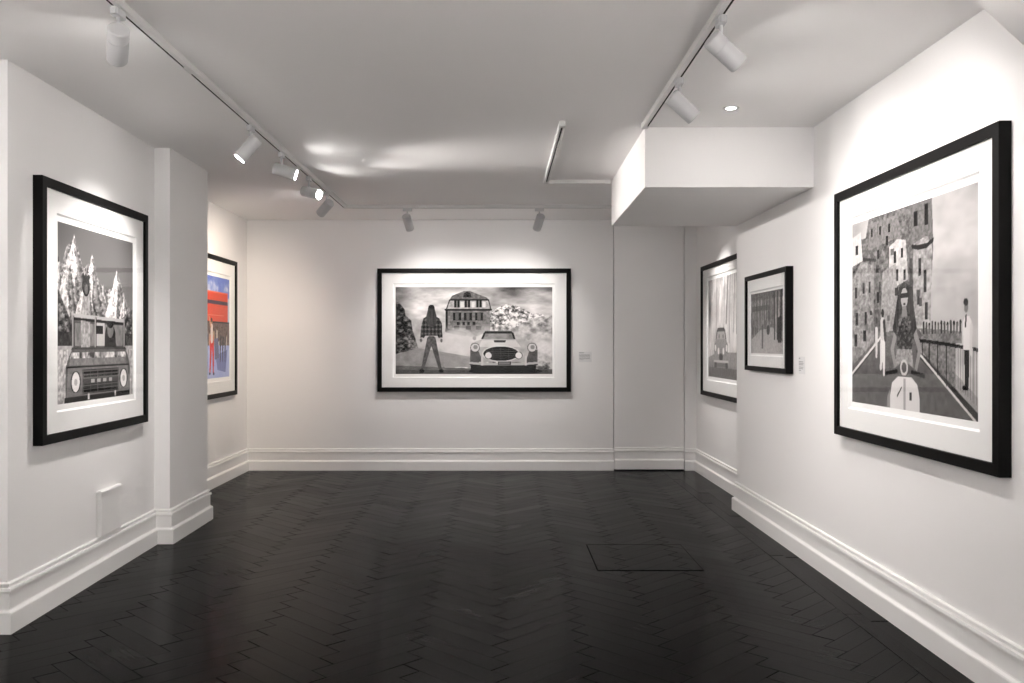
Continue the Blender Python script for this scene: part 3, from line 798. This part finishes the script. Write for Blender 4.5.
def head(x, y, target, label, power=60, cone=62, blend=0.8, color=(1.0, 0.95, 0.912), along='y', lens=None, group='white spotlights on the ceiling tracks'):
    tz = CEIL-TH; jz = 2.632
    t = thing('track_spotlight', label, 'spotlight', (x, y, tz), 0, group)
    parts = []
    for p in protos:
        if first[0]: q = p
        else: q = p.copy(); COL.objects.link(q)
        q.parent = t; parts.append(q)
    first[0] = False
    b, l, st, ad, kn = parts
    J = Vector((0, 0, jz-tz))
    d = (Vector(target)-Vector((x, y, jz))).normalized()
    rot = d.to_track_quat('Z', 'Y')
    for q in (b, l):
        q.location = J + d*0.0; q.rotation_mode = 'QUATERNION'; q.rotation_quaternion = rot
    st.location = (0, 0, jz-tz+0.03-0.004); st.scale = (1, 1, 1.0)
    st.scale = (1, 1, 1.25); st.location.z = -0.124
    if along == 'x': ad.rotation_euler.z = HP
    ad.location = (0, 0, -0.030)
    kn.location = (0, 0, -0.128)
    if lens:
        l.data = l.data.copy(); l.data.materials.clear(); l.data.materials.append(lens)
    li = bpy.data.lights.new('beam', 'SPOT'); li.energy = power; li.spot_size = math.radians(cone); li.spot_blend = blend
    li.shadow_soft_size = 0.028; li.color = color
    lo = bpy.data.objects.new('beam', li); COL.objects.link(lo); lo.parent = t
    lo.location = J + d*0.118; lo.rotation_mode = 'QUATERNION'; lo.rotation_quaternion = (-d).to_track_quat('Z', 'Y')
    return t

P = 85
head(LX-.01, 3.56, (-2.4, 5.3, 1.5), 'spotlight nearest the camera on the left track, pointing down, lamp unseen', P*.38, cone=40)
head(LX-.012, 5.46, (-2.4, 5.22, 1.55), 'spotlight on the left track turned to the left wall with its bright lens in view', P*.45, cone=84, blend=1)
head(LX-.012, 6.23, (1.99, 6.55, 1.55), 'spotlight on the left track pointing right, seen side-on with a thin bright lens', P*.42, cone=75)
head(LX-.012, 7.12, (1.99, 5.45, 1.62), 'spotlight on the left track pointing right with its round glowing lens turned to the camera', P*.42, cone=75)
head(LX-.012, 7.85, (-2.8, 8.9, 1.6), 'spotlight at the far end of the left track, pointing down to the left', P*.55, cone=95, blend=1, color=(1, .85, .70))
head(-0.919, BY, (-0.62, 9.8, 1.45), 'left of the two spotlights on the track before the back wall', P*.26, cone=100, blend=1, along='x')
head(0.392, BY, (0.02, 9.8, 1.45), 'right of the two spotlights on the track before the back wall', P*.26, cone=100, blend=1, along='x')
head(RX+.01, 3.65, (1.97, 4.0, 1.85), 'larger and nearer of the two spotlights on the right track, pointing right', P*0.22, cone=110, blend=1)
head(RX+.01, 4.50, (1.97, 4.7, 1.75), 'smaller and farther of the two spotlights on the right track, by the bulkhead', P*0.30, cone=110, blend=1)
# tracks carry on behind the camera; unseen spotlights added there as ambient fill
BACK = 'added fill spotlights on the tracks behind the viewer'
for (x, y, tgt) in ((LX, 2.3, (-3.2, 2.2, 2.1)), (LX, 0.7, (-3.2, 0.7, 2.1)), (RX, 2.0, (2.0, 1.85, 2.05)), (RX, 0.6, (2.0, 0.5, 2.1))):
    head(x, y, tgt, 'added white fill spotlight on the track, out of view behind the camera', P*(1.5 if x < 0 else 2.2), cone=84, group=BACK)

# recessed downlights
GLOW = m_emit('downlight_glow', (1, .97, .93), 40)
def downlight(x, y, label, power, target=None, cone=80):
    t = thing('recessed_downlight', label, 'downlight', (x, y, CEIL))
    bm = bmesh.new()
    cyl_rings(bm, [(0.048, -0.0002), (0.047, -0.003), (0.030, -0.004), (0.027, -0.001)], 40, cap0=False, cap1=False)
    link('bezel', bm, M_TRACK, t, smooth=True)
    bm = bmesh.new(); cyl_rings(bm, [(0.0275, -0.0022), (0.0275, -0.0006)], 32)
    link('lens', bm, GLOW, t)
    li = bpy.data.lights.new('beam', 'SPOT'); li.energy = power; li.spot_size = math.radians(cone); li.spot_blend = 0.9; li.shadow_soft_size = .025; li.color = (1, .95, .91)
    lo = bpy.data.objects.new('beam', li); COL.objects.link(lo); lo.parent = t; lo.location = (0, 0, -0.01)
    if target:
        d = (Vector(target)-Vector((x, y, CEIL))).normalized()
        lo.rotation_mode = 'QUATERNION'; lo.rotation_quaternion = (-d).to_track_quat('Z', 'Y')
downlight(1.354, 5.157, 'small round recessed downlight glowing in the ceiling in front of the bulkhead', 25)
downlight(1.40, 8.55, 'recessed downlight hidden from view behind the bulkhead', 60, (2.17, 8.6, 1.4), 70)

# ------------------------------------------------------------------ world: daylight added as fill through the invented shop front
w = bpy.data.worlds.new('fill_daylight'); scene.world = w; w.use_nodes = True
NT = w.node_tree; bg = NT.nodes['Background']
tc = NT.nodes.new('ShaderNodeTexCoord'); sx = NT.nodes.new('ShaderNodeSeparateXYZ'); NT.links.new(tc.outputs['Generated'], sx.inputs[0])
mr = NT.nodes.new('ShaderNodeMapRange'); mr.inputs['From Min'].default_value = -0.05; mr.inputs['From Max'].default_value = 0.05
mr.inputs['To Min'].default_value = 1.2; mr.inputs['To Max'].default_value = 0.3       # lower half made brighter as added uplight for the ceiling
NT.links.new(sx.outputs['Z'], mr.inputs['Value']); NT.links.new(mr.outputs['Result'], bg.inputs['Strength'])
bg.inputs[0].default_value = (1.0, 0.985, 0.975, 1)

# ------------------------------------------------------------------ camera
cam = bpy.data.cameras.new('camera'); co = bpy.data.objects.new('camera', cam); COL.objects.link(co)
co.location = (0, 0, CAM_Z); co.rotation_euler = (math.radians(90), 0, 0)
cam.sensor_width = 36; cam.lens = 880/1024*36
cam.shift_x = 12/1024; cam.shift_y = 3/1024
cam.clip_start = 0.05
scene.camera = co
vs = scene.view_settings
vs.view_transform = 'Standard'; vs.look = 'None'; vs.gamma = 1; vs.use_curve_mapping = False
vs.exposure = 1.53
